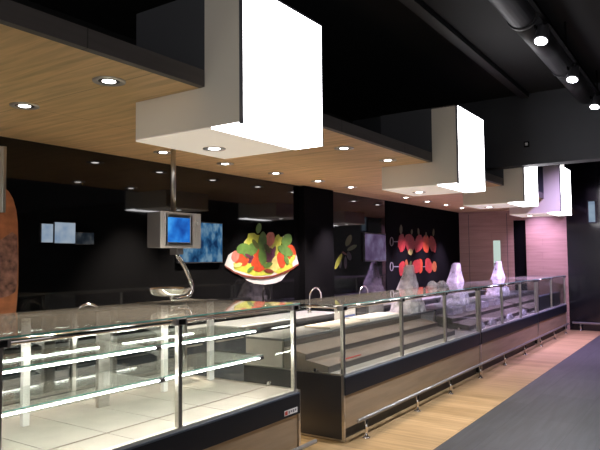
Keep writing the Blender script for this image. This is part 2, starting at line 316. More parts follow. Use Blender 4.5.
 ('garnish', 'print_green', 0.00951, [(6.431, 1.561), (6.432, 1.553), (6.425, 1.54), (6.408, 1.523), (6.383, 1.508), (6.353, 1.496), (6.325, 1.489), (6.302, 1.488), (6.29, 1.49), (6.289, 1.498), (6.296, 1.512), (6.313, 1.528), (6.338, 1.543), (6.367, 1.555), (6.395, 1.562), (6.419, 1.564)]),
 ('garnish', 'print_purple', 0.00964, [(6.923, 1.839), (6.931, 1.831), (6.935, 1.814), (6.931, 1.791), (6.919, 1.765), (6.9, 1.74), (6.877, 1.721), (6.855, 1.709), (6.841, 1.707), (6.833, 1.714), (6.83, 1.731), (6.833, 1.754), (6.845, 1.78), (6.864, 1.805), (6.887, 1.824), (6.909, 1.836)]),
 ('garnish', 'print_purple', 0.00977, [(6.376, 1.678), (6.365, 1.674), (6.344, 1.673), (6.318, 1.676), (6.291, 1.684), (6.268, 1.695), (6.251, 1.708), (6.243, 1.719), (6.243, 1.727), (6.253, 1.731), (6.274, 1.732), (6.299, 1.729), (6.326, 1.722), (6.35, 1.711), (6.367, 1.698), (6.376, 1.686)]),
 ('garnish', 'print_green', 0.0099, [(7.224, 1.574), (7.206, 1.576), (7.181, 1.588), (7.156, 1.607), (7.135, 1.633), (7.124, 1.659), (7.123, 1.684), (7.13, 1.702), (7.141, 1.71), (7.158, 1.708), (7.183, 1.696), (7.209, 1.677), (7.229, 1.652), (7.241, 1.625), (7.242, 1.6), (7.235, 1.582)]),
 ('garnish', 'print_yellow', 0.01003, [(6.186, 1.602), (6.183, 1.594), (6.17, 1.581), (6.147, 1.569), (6.117, 1.56), (6.084, 1.555), (6.054, 1.556), (6.032, 1.56), (6.022, 1.566), (6.024, 1.575), (6.037, 1.587), (6.06, 1.599), (6.09, 1.609), (6.122, 1.613), (6.152, 1.613), (6.175, 1.608)]),
 ('garnish', 'print_darkgreen', 0.01016, [(6.792, 1.738), (6.774, 1.739), (6.743, 1.748), (6.711, 1.765), (6.682, 1.79), (6.662, 1.817), (6.654, 1.843), (6.656, 1.863), (6.665, 1.873), (6.683, 1.873), (6.713, 1.864), (6.746, 1.847), (6.775, 1.823), (6.795, 1.795), (6.804, 1.769), (6.802, 1.749)]),
 ('garnish', 'print_olivegreen', 0.01029, [(6.409, 1.925), (6.425, 1.924), (6.451, 1.915), (6.481, 1.898), (6.508, 1.874), (6.527, 1.847), (6.538, 1.822), (6.538, 1.803), (6.531, 1.794), (6.515, 1.795), (6.488, 1.804), (6.459, 1.822), (6.432, 1.846), (6.413, 1.872), (6.403, 1.897), (6.403, 1.915)]),
 ('garnish', 'print_lime', 0.01042, [(7.394, 1.717), (7.4, 1.708), (7.399, 1.69), (7.387, 1.666), (7.366, 1.641), (7.337, 1.618), (7.307, 1.601), (7.28, 1.592), (7.265, 1.591), (7.259, 1.599), (7.26, 1.617), (7.271, 1.64), (7.292, 1.666), (7.321, 1.689), (7.351, 1.706), (7.378, 1.715)]),
 ('garnish', 'print_redbrown', 0.01055, [(6.877, 1.48), (6.865, 1.473), (6.838, 1.467), (6.799, 1.465), (6.755, 1.468), (6.713, 1.476), (6.679, 1.488), (6.658, 1.5), (6.652, 1.509), (6.662, 1.516), (6.689, 1.522), (6.727, 1.525), (6.771, 1.522), (6.814, 1.514), (6.849, 1.502), (6.871, 1.49)]),
 ('rim_stripe', 'print_redbrown', 0.01118, [(5.853, 1.581), (6.02, 1.508), (6.221, 1.452), (6.43, 1.424), (6.649, 1.415), (6.878, 1.43), (7.118, 1.476), (7.327, 1.529), (7.496, 1.588), (7.496, 1.566), (7.327, 1.5), (7.118, 1.445), (6.878, 1.402), (6.649, 1.386), (6.43, 1.397), (6.22, 1.428), (6.02, 1.487), (5.853, 1.562)]),
]
HERB = [
 ('leaf', 'print_olivegreen', 0.003, [(9.095, 2.06), (9.114, 2.048), (9.126, 2.021), (9.121, 1.984), (9.098, 1.945), (9.058, 1.908), (9.009, 1.88), (8.962, 1.864), (8.931, 1.862), (8.912, 1.874), (8.9, 1.901), (8.905, 1.936), (8.928, 1.975), (8.967, 2.012), (9.015, 2.04), (9.063, 2.057)]),
 ('leaf', 'print_darkgreen', 0.00313, [(9.294, 1.884), (9.291, 1.871), (9.264, 1.851), (9.216, 1.828), (9.154, 1.808), (9.086, 1.793), (9.023, 1.786), (8.976, 1.787), (8.955, 1.793), (8.958, 1.805), (8.983, 1.825), (9.029, 1.847), (9.09, 1.867), (9.158, 1.882), (9.222, 1.89), (9.271, 1.89)]),
 ('leaf', 'print_lime', 0.00376, [(8.777, 1.736), (8.786, 1.722), (8.781, 1.689), (8.759, 1.644), (8.72, 1.594), (8.67, 1.547), (8.618, 1.51), (8.574, 1.488), (8.548, 1.483), (8.539, 1.497), (8.544, 1.528), (8.565, 1.572), (8.603, 1.622), (8.652, 1.669), (8.705, 1.707), (8.75, 1.73)]),
 ('olive', 'print_dusk', 0.00289, [(8.738, 1.653), (8.751, 1.647), (8.764, 1.629), (8.771, 1.603), (8.771, 1.572), (8.761, 1.542), (8.745, 1.517), (8.727, 1.501), (8.712, 1.496), (8.7, 1.503), (8.687, 1.52), (8.679, 1.546), (8.68, 1.577), (8.689, 1.607), (8.705, 1.632), (8.723, 1.648)]),
 ('olive', 'print_dusk', 0.00302, [(8.897, 1.693), (8.911, 1.685), (8.928, 1.663), (8.94, 1.629), (8.944, 1.589), (8.938, 1.549), (8.924, 1.516), (8.906, 1.494), (8.891, 1.486), (8.876, 1.494), (8.859, 1.517), (8.847, 1.55), (8.844, 1.59), (8.849, 1.629), (8.863, 1.663), (8.881, 1.685)]),
 ('olive', 'print_dusk', 0.00315, [(9.095, 1.708), (9.104, 1.675), (9.097, 1.646), (9.075, 1.628), (9.042, 1.624), (9.006, 1.635), (8.973, 1.658), (8.949, 1.688), (8.94, 1.721), (8.947, 1.749), (8.969, 1.767), (9.001, 1.772), (9.038, 1.761), (9.071, 1.739)]),
 ('stem', 'print_redbrown', 0.00528, [(8.772, 1.756), (8.816, 1.778), (8.938, 1.728), (8.914, 1.711)]),
]
SKEWER_A = [
 ('ring', 'print_steel', 0.002, [(10.744, 1.974), (10.738, 1.943), (10.722, 1.916), (10.699, 1.896), (10.671, 1.885), (10.643, 1.885), (10.616, 1.895), (10.595, 1.914), (10.582, 1.941), (10.578, 1.971), (10.584, 2.001), (10.6, 2.027), (10.622, 2.048), (10.65, 2.059), (10.679, 2.059), (10.705, 2.05), (10.727, 2.03), (10.74, 2.004), (10.744, 1.974), (10.709, 1.973), (10.707, 1.998), (10.699, 2.02), (10.687, 2.036), (10.672, 2.044), (10.655, 2.044), (10.639, 2.035), (10.626, 2.018), (10.617, 1.996), (10.613, 1.971), (10.615, 1.946), (10.622, 1.925), (10.634, 1.909), (10.649, 1.9), (10.666, 1.9), (10.682, 1.909), (10.696, 1.926), (10.705, 1.948), (10.709, 1.973)]),
 ('stick', 'print_steel', 0.00233, [(10.749, 1.981), (12.875, 2.018), (12.875, 2.004), (10.748, 1.964)]),
 ('tomato_chunk', 'print_redchunk', 0.00326, [(11.306, 1.952), (11.268, 1.872), (11.204, 1.81), (11.123, 1.776), (11.037, 1.772), (10.992, 1.834), (10.94, 1.88), (10.939, 1.954), (10.965, 2.027), (11.015, 2.098), (11.099, 2.127), (11.185, 2.136), (11.23, 2.073), (11.288, 2.028)]),
 ('tomato_chunk', 'print_redchunk', 0.00379, [(11.743, 1.988), (11.747, 1.9), (11.692, 1.831), (11.611, 1.779), (11.499, 1.795), (11.386, 1.8), (11.319, 1.877), (11.265, 1.952), (11.248, 2.038), (11.305, 2.107), (11.399, 2.136), (11.497, 2.141), (11.596, 2.119), (11.691, 2.069)]),
 ('tomato_chunk', 'print_redchunk', 0.00432, [(12.182, 1.942), (12.11, 1.856), (12.0, 1.809), (11.899, 1.78), (11.793, 1.769), (11.745, 1.83), (11.711, 1.89), (11.747, 1.966), (11.792, 2.038), (11.87, 2.107), (11.976, 2.146), (12.076, 2.138), (12.136, 2.089), (12.199, 2.033)]),
 ('tomato_chunk', 'print_tomato', 0.00365, [(12.549, 1.975), (12.522, 1.899), (12.478, 1.841), (12.429, 1.768), (12.327, 1.763), (12.23, 1.8), (12.166, 1.872), (12.143, 1.951), (12.156, 2.023), (12.188, 2.087), (12.258, 2.124), (12.344, 2.16), (12.443, 2.126), (12.516, 2.058)]),
 ('tomato_chunk', 'print_redchunk', 0.00418, [(12.894, 1.977), (12.91, 1.901), (12.885, 1.834), (12.84, 1.767), (12.736, 1.795), (12.64, 1.799), (12.559, 1.865), (12.512, 1.945), (12.479, 2.032), (12.541, 2.085), (12.594, 2.136), (12.684, 2.128), (12.77, 2.101), (12.841, 2.046)]),
 ('tomato_chunk', 'print_yellow', 0.00471, [(11.63, 1.777), (11.613, 1.753), (11.583, 1.734), (11.547, 1.71), (11.497, 1.72), (11.446, 1.725), (11.418, 1.749), (11.407, 1.776), (11.422, 1.804), (11.449, 1.829), (11.499, 1.841), (11.552, 1.84), (11.596, 1.826), (11.629, 1.805)]),
 ('herb_sprig', 'print_darkgreen', 0.00364, [(11.094, 2.315), (11.113, 2.308), (11.135, 2.288), (11.151, 2.258), (11.155, 2.222), (11.147, 2.185), (11.129, 2.153), (11.105, 2.132), (11.086, 2.124), (11.066, 2.131), (11.045, 2.151), (11.03, 2.181), (11.025, 2.217), (11.033, 2.254), (11.051, 2.285), (11.074, 2.306)]),
 ('herb_sprig', 'print_darkgreen', 0.00577, [(11.617, 2.244), (11.629, 2.239), (11.642, 2.227), (11.648, 2.208), (11.647, 2.186), (11.637, 2.164), (11.62, 2.145), (11.602, 2.133), (11.587, 2.128), (11.575, 2.133), (11.563, 2.145), (11.556, 2.164), (11.558, 2.186), (11.567, 2.208), (11.584, 2.227), (11.602, 2.239)]),
 ('herb_sprig', 'print_darkgreen', 0.0039, [(11.934, 2.28), (11.949, 2.275), (11.969, 2.258), (11.985, 2.232), (11.995, 2.2), (11.996, 2.168), (11.988, 2.14), (11.975, 2.121), (11.962, 2.114), (11.947, 2.119), (11.928, 2.136), (11.911, 2.162), (11.902, 2.194), (11.901, 2.226), (11.908, 2.253), (11.921, 2.273)]),
 ('herb_sprig', 'print_darkgreen', 0.00603, [(12.349, 2.21), (12.362, 2.205), (12.376, 2.192), (12.387, 2.171), (12.389, 2.146), (12.384, 2.121), (12.371, 2.1), (12.355, 2.086), (12.342, 2.08), (12.329, 2.085), (12.315, 2.099), (12.305, 2.119), (12.302, 2.144), (12.307, 2.169), (12.32, 2.19), (12.335, 2.204)]),
 ('herb_sprig', 'print_darkgreen', 0.00416, [(12.787, 2.296), (12.801, 2.29), (12.816, 2.272), (12.824, 2.245), (12.822, 2.212), (12.811, 2.18), (12.793, 2.153), (12.771, 2.134), (12.754, 2.128), (12.74, 2.134), (12.725, 2.152), (12.717, 2.179), (12.719, 2.211), (12.73, 2.243), (12.748, 2.271), (12.77, 2.29)]),
]
SKEWER_B = [
 ('ring', 'print_steel', 0.002, [(10.724, 1.493), (10.718, 1.463), (10.702, 1.437), (10.679, 1.418), (10.652, 1.408), (10.623, 1.408), (10.597, 1.419), (10.576, 1.439), (10.563, 1.466), (10.559, 1.495), (10.565, 1.525), (10.58, 1.551), (10.603, 1.571), (10.63, 1.581), (10.659, 1.58), (10.686, 1.57), (10.707, 1.55), (10.72, 1.523), (10.724, 1.493), (10.689, 1.494), (10.687, 1.518), (10.68, 1.54), (10.668, 1.557), (10.652, 1.565), (10.636, 1.566), (10.62, 1.557), (10.606, 1.541), (10.597, 1.52), (10.593, 1.495), (10.595, 1.47), (10.603, 1.448), (10.615, 1.432), (10.63, 1.423), (10.646, 1.423), (10.662, 1.431), (10.676, 1.447), (10.685, 1.469), (10.689, 1.494)]),
 ('stick', 'print_steel', 0.00233, [(10.729, 1.501), (12.843, 1.465), (12.842, 1.452), (10.728, 1.483)]),
 ('tomato_chunk', 'print_redchunk', 0.00326, [(11.262, 1.442), (11.226, 1.378), (11.172, 1.33), (11.105, 1.317), (11.034, 1.298), (10.986, 1.341), (10.97, 1.399), (10.965, 1.456), (10.97, 1.526), (11.037, 1.561), (11.099, 1.591), (11.169, 1.598), (11.231, 1.571), (11.246, 1.505)]),
 ('pepper_chunk', 'print_orange', 0.00379, [(11.409, 1.467), (11.414, 1.394), (11.397, 1.348), (11.385, 1.285), (11.348, 1.319), (11.313, 1.318), (11.29, 1.397), (11.273, 1.464), (11.256, 1.544), (11.267, 1.607), (11.298, 1.62), (11.327, 1.634), (11.362, 1.599), (11.394, 1.545)]),
 ('tomato_chunk', 'print_redchunk', 0.00432, [(11.998, 1.475), (11.981, 1.409), (11.902, 1.357), (11.8, 1.344), (11.702, 1.345), (11.625, 1.381), (11.613, 1.444), (11.594, 1.504), (11.641, 1.567), (11.726, 1.608), (11.818, 1.614), (11.912, 1.625), (11.997, 1.599), (12.008, 1.534)]),
 ('tomato_chunk', 'print_tomato', 0.00365, [(12.125, 1.48), (12.116, 1.405), (12.077, 1.355), (12.03, 1.345), (11.984, 1.325), (11.949, 1.368), (11.91, 1.41), (11.908, 1.483), (11.93, 1.547), (11.952, 1.616), (12.0, 1.639), (12.046, 1.629), (12.094, 1.614), (12.124, 1.555)]),
 ('tomato_chunk', 'print_redchunk', 0.00418, [(12.661, 1.499), (12.663, 1.421), (12.613, 1.364), (12.543, 1.328), (12.452, 1.328), (12.366, 1.36), (12.279, 1.406), (12.264, 1.483), (12.274, 1.546), (12.283, 1.616), (12.357, 1.644), (12.442, 1.65), (12.531, 1.624), (12.592, 1.563)]),
 ('pepper_chunk', 'print_orange', 0.00471, [(12.908, 1.462), (12.888, 1.419), (12.865, 1.371), (12.802, 1.346), (12.734, 1.353), (12.688, 1.388), (12.627, 1.414), (12.62, 1.466), (12.647, 1.513), (12.699, 1.54), (12.746, 1.58), (12.813, 1.574), (12.872, 1.551), (12.892, 1.505)]),
 ('herb_sprig', 'print_darkgreen', 0.00364, [(11.542, 1.597), (11.554, 1.591), (11.564, 1.576), (11.567, 1.554), (11.56, 1.529), (11.543, 1.506), (11.521, 1.486), (11.498, 1.474), (11.481, 1.47), (11.469, 1.476), (11.459, 1.492), (11.456, 1.513), (11.463, 1.538), (11.479, 1.561), (11.502, 1.581), (11.525, 1.593)]),
]
HAM = [
 ('ham_skin', 'print_ham', 0.002, [(2.2, 2.34), (2.945, 2.307), (2.992, 2.267), (3.03, 2.208), (3.06, 2.112), (3.076, 2.006), (3.083, 1.846), (3.089, 1.65), (3.09, 1.446), (3.083, 1.314), (3.071, 1.183), (2.9, 1.0), (2.2, 1.0)]),
 ('ham_crust', 'print_crust', 0.004, [(2.2, 1.842), (2.918, 1.842), (2.971, 1.879), (3.026, 1.915), (3.073, 1.881), (3.082, 1.65), (3.076, 1.447), (3.063, 1.386), (2.999, 1.354), (2.927, 1.341), (2.2, 1.341)]),
]
# ------------------------------------------------------------------ camera
cam = bpy.data.cameras.new('camera'); camo = bpy.data.objects.new('camera', cam); C.objects.link(camo)
cam.sensor_width = 36; cam.lens = 36*610.448/600; cam.clip_start = .05; cam.clip_end = 100
R3 = Matrix(((.56220282, -.04099818, -.82598253), (-.82694322, -.03950951, -.56089563), (-.00963846, .99837776, -.05611553)))
camo.matrix_world = Matrix.Translation((0, 0, 1.65)) @ R3.to_4x4()
SC.camera = camo
vs = SC.view_settings; vs.view_transform = 'Standard'; vs.look = 'None'; vs.gamma = 1; vs.use_curve_mapping = False; vs.exposure = EXPO
w = bpy.data.worlds.new('hall_ambience'); SC.world = w; w.use_nodes = True
w.node_tree.nodes['Background'].inputs[0].default_value = (1, .96, .93, 1); w.node_tree.nodes['Background'].inputs[1].default_value = WORLD
cy = SC.cycles
cy.max_bounces = 10; cy.transparent_max_bounces = 40; cy.sample_clamp_indirect = 6; cy.caustics_reflective = False; cy.caustics_refractive = False
cy.use_denoising = True

# ------------------------------------------------------------------ the setting
FY, WY = 2.824, 5.13          # counter fronts, back wall
CZ = 4.05                     # black ceiling
fl = struct(MB().box(-6, 15.6, -8, 2.08, -.1, 0).build('floor', 'tile'))
struct(MB().box(-6, 15.6, 3.95, 5.6, -.1, 0).build('floor_service_aisle', 'aisle_tile'))  # unseen strip, made pale to bounce light up to the soffit
struct(MB().box(-6, 15.6, 2.08, 3.95, -.1, 0).build('floor_oak_strip', 'oak_floor'))
struct(bx('ceiling', 'ceiling_black', None, -6, 15.6, -8, 5.6, CZ, CZ+.1))
wb = struct(bx('wall_back', 'black_glass', None, -6, 14.43, WY, WY+.3, 0, 2.745))
bx('matte_panel', 'black_matte', wb, 10.42, 14.425, WY-.008, WY, 0, 2.744)
struct(bx('wall_upper', 'ceiling_black', None, -6, 14.43, WY, WY+.3, 2.745, CZ))
struct(bx('wall_pier', 'black_matte', None, 7.53, 8.36, WY-.10, WY, 0, 2.745))
# soffit: wooden underside on a dark fascia
sof = struct(bx('ceiling_soffit', 'soffit_wood', None, -3, 14.93, 2.69, WY, 2.75, 2.80))
bx('fascia', 'fascia', sof, -3, 14.93, 2.64, 2.69, 2.75, 2.855)
bx('top_board', 'clad', sof, -3, 14.93, 2.69, WY, 2.80, 2.85)
# far wall in pale wood, turned a little from square
FA, FB = Vector((14.42, 5.13, 0)), Vector((14.95, 2.79, 0))
fd = (FB-FA).normalized(); fn = Vector((-fd.y, fd.x, 0))
if fn.x < 0: fn = -fn
def fw(t0, t1, d0, d1, z0, z1, mb=None):
    mb = mb or MB()
    q = [FA+fd*t0+fn*d0, FA+fd*t1+fn*d0, FA+fd*t1+fn*d1, FA+fd*t0+fn*d1]
    return mb.hull8([(p.x, p.y, z0) for p in q], [(p.x, p.y, z1) for p in q])
L = (FB-FA).length
T = lambda px, a=458.0, b=567.5: px     # metres along the wall from its inner corner
struct(fw(0, 1.25, 0, .2, 0, 2.75).build('wall_far', 'wall_wood'))
struct(fw(1.52, L, 0, .2, 0, 2.75).build('wall_far_end', 'wall_wood'))
struct(fw(1.25, 1.52, 0, .2, 2.52, 2.75).build('wall_far_lintel', 'wall_wood'))
struct(fw(1.25, 1.52, .10, .2, 0, 2.52).build('wall_far_recess', 'black_matte'))
dr = struct(fw(.24, 1.10, -.012, 0, .01, 2.68).build('door_1', 'wall_wood'))
gj = MB(); fw(.225, .24, -.004, .0, 0, 2.69, gj); fw(1.10, 1.115, -.004, 0, 0, 2.69, gj); gj.build('door_joint', 'riser', dr)
fw(.79, .95, -.02, -.012, 1.0, 2.05).build('vision_panel', 'vision', dr)
# dark end of the hall
struct(bx('wall_right', 'far_dark', None, 14.97, 15.2, -8, 2.80, 0, CZ))
struct(bx('wall_front', 'black_matte', None, 4, 15.2, -6.2, -6, 0, CZ))  # unseen wall added to keep reflections in the black glass dark
struct(bx('wall_end_upper', 'bulkhead', None, 14.4, 14.6, 2.8, 5.6, 2.86, CZ))
# bulkhead across the hall
struct(bx('wall_bulkhead', 'bulkhead', None, 9.22, 9.50, -8, WY, 3.0, CZ))

# ceiling beam, duct, track
tag(bx('ceiling_beam', 'beam', None, -2, 9.2, 2.17, 2.285, 3.985, CZ), 'straight dark grey beam running along the black ceiling above the lit cubes', 'beam')
d = thing('air_duct', 'round dark metal air duct hanging under the black ceiling at the right', 'duct', (3, 1.68, 3.85))
for i, x in enumerate((1.0, 4.0, 5.8, 7.6)):
    x1 = (3.97, 5.77, 7.57, 9.2)[i]
    MB().tube([(x, 1.40, 3.90), (x1, 1.40, 3.90)], .13, 24).build('duct_section', 'duct', d)
for x in (3.98, 5.78, 7.58):
    MB().tube([(x-.03, 1.40, 3.90), (x+.03, 1.40, 3.90)], .142, 24).build('duct_collar', 'duct', d)
    bx('hanger_strap', 'beam', d, x-.012, x+.012, 1.39, 1.41, 4.02, CZ)
tr = thing('track_rail', 'thin black lighting track carrying the three ceiling spotlights', 'lighting track', (6, 1.18, 3.76))
bx('rail', 'black_matte', tr, 1.0, 9.2, 1.16, 1.195, 3.76, 3.795)
for x in (2, 4.5, 6.6, 8.6): bx('drop_rod', 'black_matte', tr, x-.008, x+.008, 1.17, 1.186, 3.795, CZ)
def spotlight(x, label):
    t = thing('spotlight', label, 'spotlight', (x, 1.177, 3.76), 'track spotlights under the ceiling')
    MB().tube([(x, 1.177, 3.76), (x, 1.177, 3.73)], .02, 10).build('bracket', 'black_matte', t)
    a = Vector((x+.09, 1.21, 3.735)); dirn = Vector((-.34, .10, -.93)).normalized()
    b = a+dirn*.15
    MB().tube([a-dirn*.03, a, b-dirn*.02, b], [.03, .052, .066, .066], 20).build('lamp_head', 'dark_plastic', t)
    MB().tube([b+dirn*.001, b+dirn*.008], .054, 20).build('lamp_lens', 'lamp_spot', t)
    bx('yoke', 'black_matte', t, x-.01, x+.10, 1.255, 1.27, 3.705, 3.735)
    spot('track_spot', tuple(b+dirn*.03), tuple(b+Vector((-1.2, .6, -3.4))), SPOT_E, (.86, .90, 1), 1.5, .8, .07)
spotlight(5.66, 'black track spotlight nearest along the duct, largest of the three glowing lamps')
spotlight(7.12, 'middle black track spotlight, between the two others under the duct')
spotlight(8.62, 'black track spotlight farthest along, hanging before the grey bulkhead at the edge of the photo')
s = thing('motion_sensor', 'small pale square device fixed on the grey bulkhead', 'sensor', (9.20, 2.21, 3.26))
bx('housing', 'black_matte', s, 9.195, 9.22, 2.19, 2.26, 3.26, 3.34); bx('lens', 'sticker', s, 9.18, 9.195, 2.205, 2.24, 3.28, 3.32)

# ------------------------------------------------------------------ light cubes
def light_box(x0, wd, label, warm, e):
    x1 = x0+wd; y0, y1, z0, z1 = 2.335, 3.285, 2.473, 3.375
    t = thing('light_box', label, 'light box', ((x0+x1)/2, (y0+y1)/2, z0), 'glowing cubes along the wooden soffit')
    m = MB()                                                    # cream shell in front of the fascia and below the soffit
    m.box(x0, x0+.02, y0+.02, 2.64, z0+.012, z1); m.box(x1-.02, x1, y0+.02, 2.64, z0+.012, z1)
    m.box(x0, x0+.02, 2.64, y1, z0+.012, 2.748); m.box(x1-.02, x1, 2.64, y1, z0+.012, 2.748)
    m.box(x0+.02, x1-.02, y1-.02, y1, z0+.012, 2.748)
    m.build('shell', 'cream', t)
    c = MB(); c.box(x0, x1, 2.641, y1, 2.857, z1); c.build('upper_cladding', 'clad', t)
    bx('lid', 'clad', t, x0, x1, y0+.02, 2.64, z1-.015, z1-.001)
    bx('front_panel', 'box_face', t, x0+.012, x1-.012, y0, y0+.02, z0+.012, z1-.014)
    e_ = MB(); e_.box(x0, x0+.012, y0-.002, y0+.02, z0, z1); e_.box(x1-.012, x1, y0-.002, y0+.02, z0, z1); e_.box(x0, x1, y0-.002, y0+.02, z1-.014, z1)
    e_.build('edge_frame', 'box_edge', t)
    bx('bottom_diffuser', 'box_face', t, x0+.004, x1-.004, y0, 2.585, z0, z0+.012)
    bx('bottom_panel', 'acrylic', t, x0, x1, 2.585, y1, z0, z0+.012)
    cx, cyy = x0+.52, 3.03
    r = MB(); r.lathe([(.047, -.002), (.085, -.006), (.085, 0), (.052, 0)], (cx, cyy, z0), 24)
    rg = r.build('downlight_ring', 'lamp_ring', t)
    MB().lathe([(.0, -.0035), (.043, -.0035), (.043, -.001), (0, -.001)], (cx, cyy, z0), 20).build('downlight_lens', 'lamp', rg)
    spot('box_spot', (cx, cyy, z0-.02), (cx, cyy, 0), e, warm, 1.75, .7)
light_box(2.825, .925, 'largest glowing white cube, nearest, above the near glass counter', (1, .86, .68), DOWN_E)
light_box(6.60, .945, 'second glowing white cube along the soffit, before the grey bulkhead', (1, .84, .70), DOWN_E)
light_box(9.46, .84, 'third glowing white cube, its top hidden by the grey bulkhead', (.80, .56, 1), DOWN_E*2.2)
light_box(12.10, .96, 'farthest glowing white cube, beside the pink wood wall', (.75, .52, 1), DOWN_E*4)
for x, y in ((11.2, 1.2), (13.2, 1.5)):  # unseen fill lamps added behind the bulkhead to tint the far end lilac
    spot('hall_end_spot', (x, y, 3.95), (x+.3, y+1.0, 0), END_E, (.66, .50, 1), 1.9, .8, .08)
spot('wall_washer', (13.95, 3.15, 2.70), (14.75, 3.28, 1.9), WASH_E, (.80, .55, 1), 1.5, 1)

# ------------------------------------------------------------------ downlights
def downlight(x, y, label, col, e, proto=[None]):
    z = 2.75
    if proto[0] is None:
        t = thing('downlight', label, 'downlight', (x, y, z), 'round downlights recessed in the wooden soffit')
        MB().lathe([(.060, -.004), (.098, -.008), (.098, 0), (.060, 0)], (x, y, z), 28).build('trim_ring', 'lamp_ring', t)
        MB().lathe([(.040, -.0045), (.068, -.0045), (.068, -.001), (.040, -.001)], (x, y, z), 28).build('inner_ring', 'lamp_black', t)
        MB().lathe([(0, -.006), (.040, -.006), (.040, -.001), (0, -.001)], (x, y, z), 24).build('lamp_lens', 'lamp', t)
        proto[0] = t
    else:
        t = copy_tree(proto[0]); t.location = (x, y, z); t['label'] = label
    spot('downlight_beam', (x, y, z-.03), (x, y+(.1 if y > 4.2 else -.05), 0), e, col, 1.25 if y > 4.2 else 1.8, .7)
ORD = ['nearest', 'second', 'third', 'fourth', 'fifth', 'sixth', 'seventh', 'eighth', 'ninth']
WARM, PINK = (1, .86, .68), (.92, .66, 1)
def mixc(x): k = max(0, min(1, (x-5.5)/5.5)); return tuple(a*(1-k)+b*k for a, b in zip(WARM, PINK))
for x, y, l in ((2.387, 3.02, 'big ringed downlight close to the fascia, left of the nearest cube'),
                (2.425, 3.98, 'small downlight far left on the soffit, nearer the black wall than the ringed one'),
                (5.224, 3.01, 'front downlight just past the nearest cube, nearer one of the pair by the fascia'),
                (6.166, 2.99, 'front downlight close before the second cube, farther one of the pair by the fascia')):
    downlight(x, y, l, mixc(x), DOWN_E)
for i, x in enumerate((4.302, 5.252, 6.224, 7.223, 8.161, 10.175, 11.17, 12.166, 13.139)):
    downlight(x, 4.59, ORD[i]+' downlight along the row beside the black back wall', mixc(x), BACK_E)

# ------------------------------------------------------------------ glass counters
def posts_and_glass(t, X0, X1, posts, zt, yb, ends=(True, True)):
    for p in posts:
        bx('post', 'steel', t, p-.017, p+.017, FY, FY+.035, .60, zt-.012, .003)
        b = bx('rail_bracket', 'scale_side', t, p-.05, p+.05, FY-.012, FY+.045, zt-.055, zt-.012, .004)
        bx('clamp_plate', 'chrome', b, p-.03, p+.03, FY-.014, FY-.0125, zt-.05, zt-.018)
    ed = [X0]+list(posts)+[X1]
    for a, b in zip(posts[:-1], posts[1:]):
        bx('front_pane', 'pane', t, a+.02, b-.02, FY+.012, FY+.020, .60, zt-.055)
    if posts[0]-X0 > .1: bx('front_pane', 'pane', t, X0, posts[0]-.02, FY+.012, FY+.020, .60, zt-.055)
    MB().tube([(X0, FY+.018, zt-.032), (X1, FY+.018, zt-.032)], .017, 12).build('top_rail', 'chrome', t)
    tg = bx('top_glass', 'top_pane', t, X0, X1, FY-.01, yb, zt-.010, zt)
    bx('glass_edge', 'glass_edge', tg, X0, X1, FY-.012, FY-.010, zt-.009, zt-.001)
    for k, x in enumerate((X0+.006, X1-.014)):
        if ends[k]:
            bx('end_pane', 'pane', t, x, x+.008, FY+.04, yb-.02, .60, zt-.012)
            MB().tube([(x+.004, FY+.04, zt-.03), (x+.004, yb-.02, zt-.03)], .011, 10).build('end_rail', 'chrome', t)
            MB().tube([(x-.012, FY+.30, .62), (x+.022, FY+.30, .62)], .016, 12).build('glass_clamp', 'chrome', t)

def counter_base(t, X0, X1, yb, deep):
    bx('plinth', 'kick', t, X0+.02, X1-.02, FY+.06, deep-.05, 0, .11)
    bx('front_panel', 'counter_wood', t, X0+.02, X1-.02, FY+.005, FY+.03, .115, .415)
    b = bx('front_band', 'navy', t, X0+.012, X1-.012, FY-.012, FY+.03, .415, .572, .003)
    bx('band_edge', 'navy_edge', b, X0+.012, X1-.012, FY-.013, FY+.03, .572, .582)
    for x in (X0, X1-.02):
        sp = bx('side_panel', 'side_black', t, x, x+.02, FY+.02, deep, .02, .60)
        tr_ = MB(); tr_.box(x-.003, x+.023, FY-.004, FY+.02, .01, .60); tr_.box(x-.003, x+.021, FY+.02, deep, .59, .603); tr_.box(x-.003, x+.021, FY+.02, deep, .008, .022)
        tr_.build('edge_trim', 'steel', sp)
    bx('carcass', 'kick', t, X0+.02, X1-.02, FY+.031, deep, .112, .55)
    bx('front_lip', 'steel_sheet', t, X0+.02, X1-.02, FY+.002, FY+.045, .582, .602)

# near counter with two lit glass shelves
X0, X1, ZT, YB = .42, 4.13, 1.295, 4.08
t = thing('display_counter', 'near glass counter with two lit glass shelves over a pale empty deck', 'display counter', (2.2, 3.45, 0))
counter_base(t, X0, X1, YB, 4.10)
posts_and_glass(t, X0, X1, [.44, 1.615, 2.80, 4.075], ZT, YB, (False, True))
dk = MB()
for i in range(9):
    a = X0+.02+i*(X1-X0-.04)/9; dk.box(a+.002, a+(X1-X0-.04)/9-.002, FY+.045, 3.98, .575, .598)
dk.build('deck', 'deck_steel', t)
bx('deck_upstand', 'steel_sheet', t, X0+.02, X1-.02, 3.98, 4.0, .56, .68)
bx('deck_inset', 'tread', t, X0+.02, X1-.02, FY+.30, FY+.308, .598, .601)
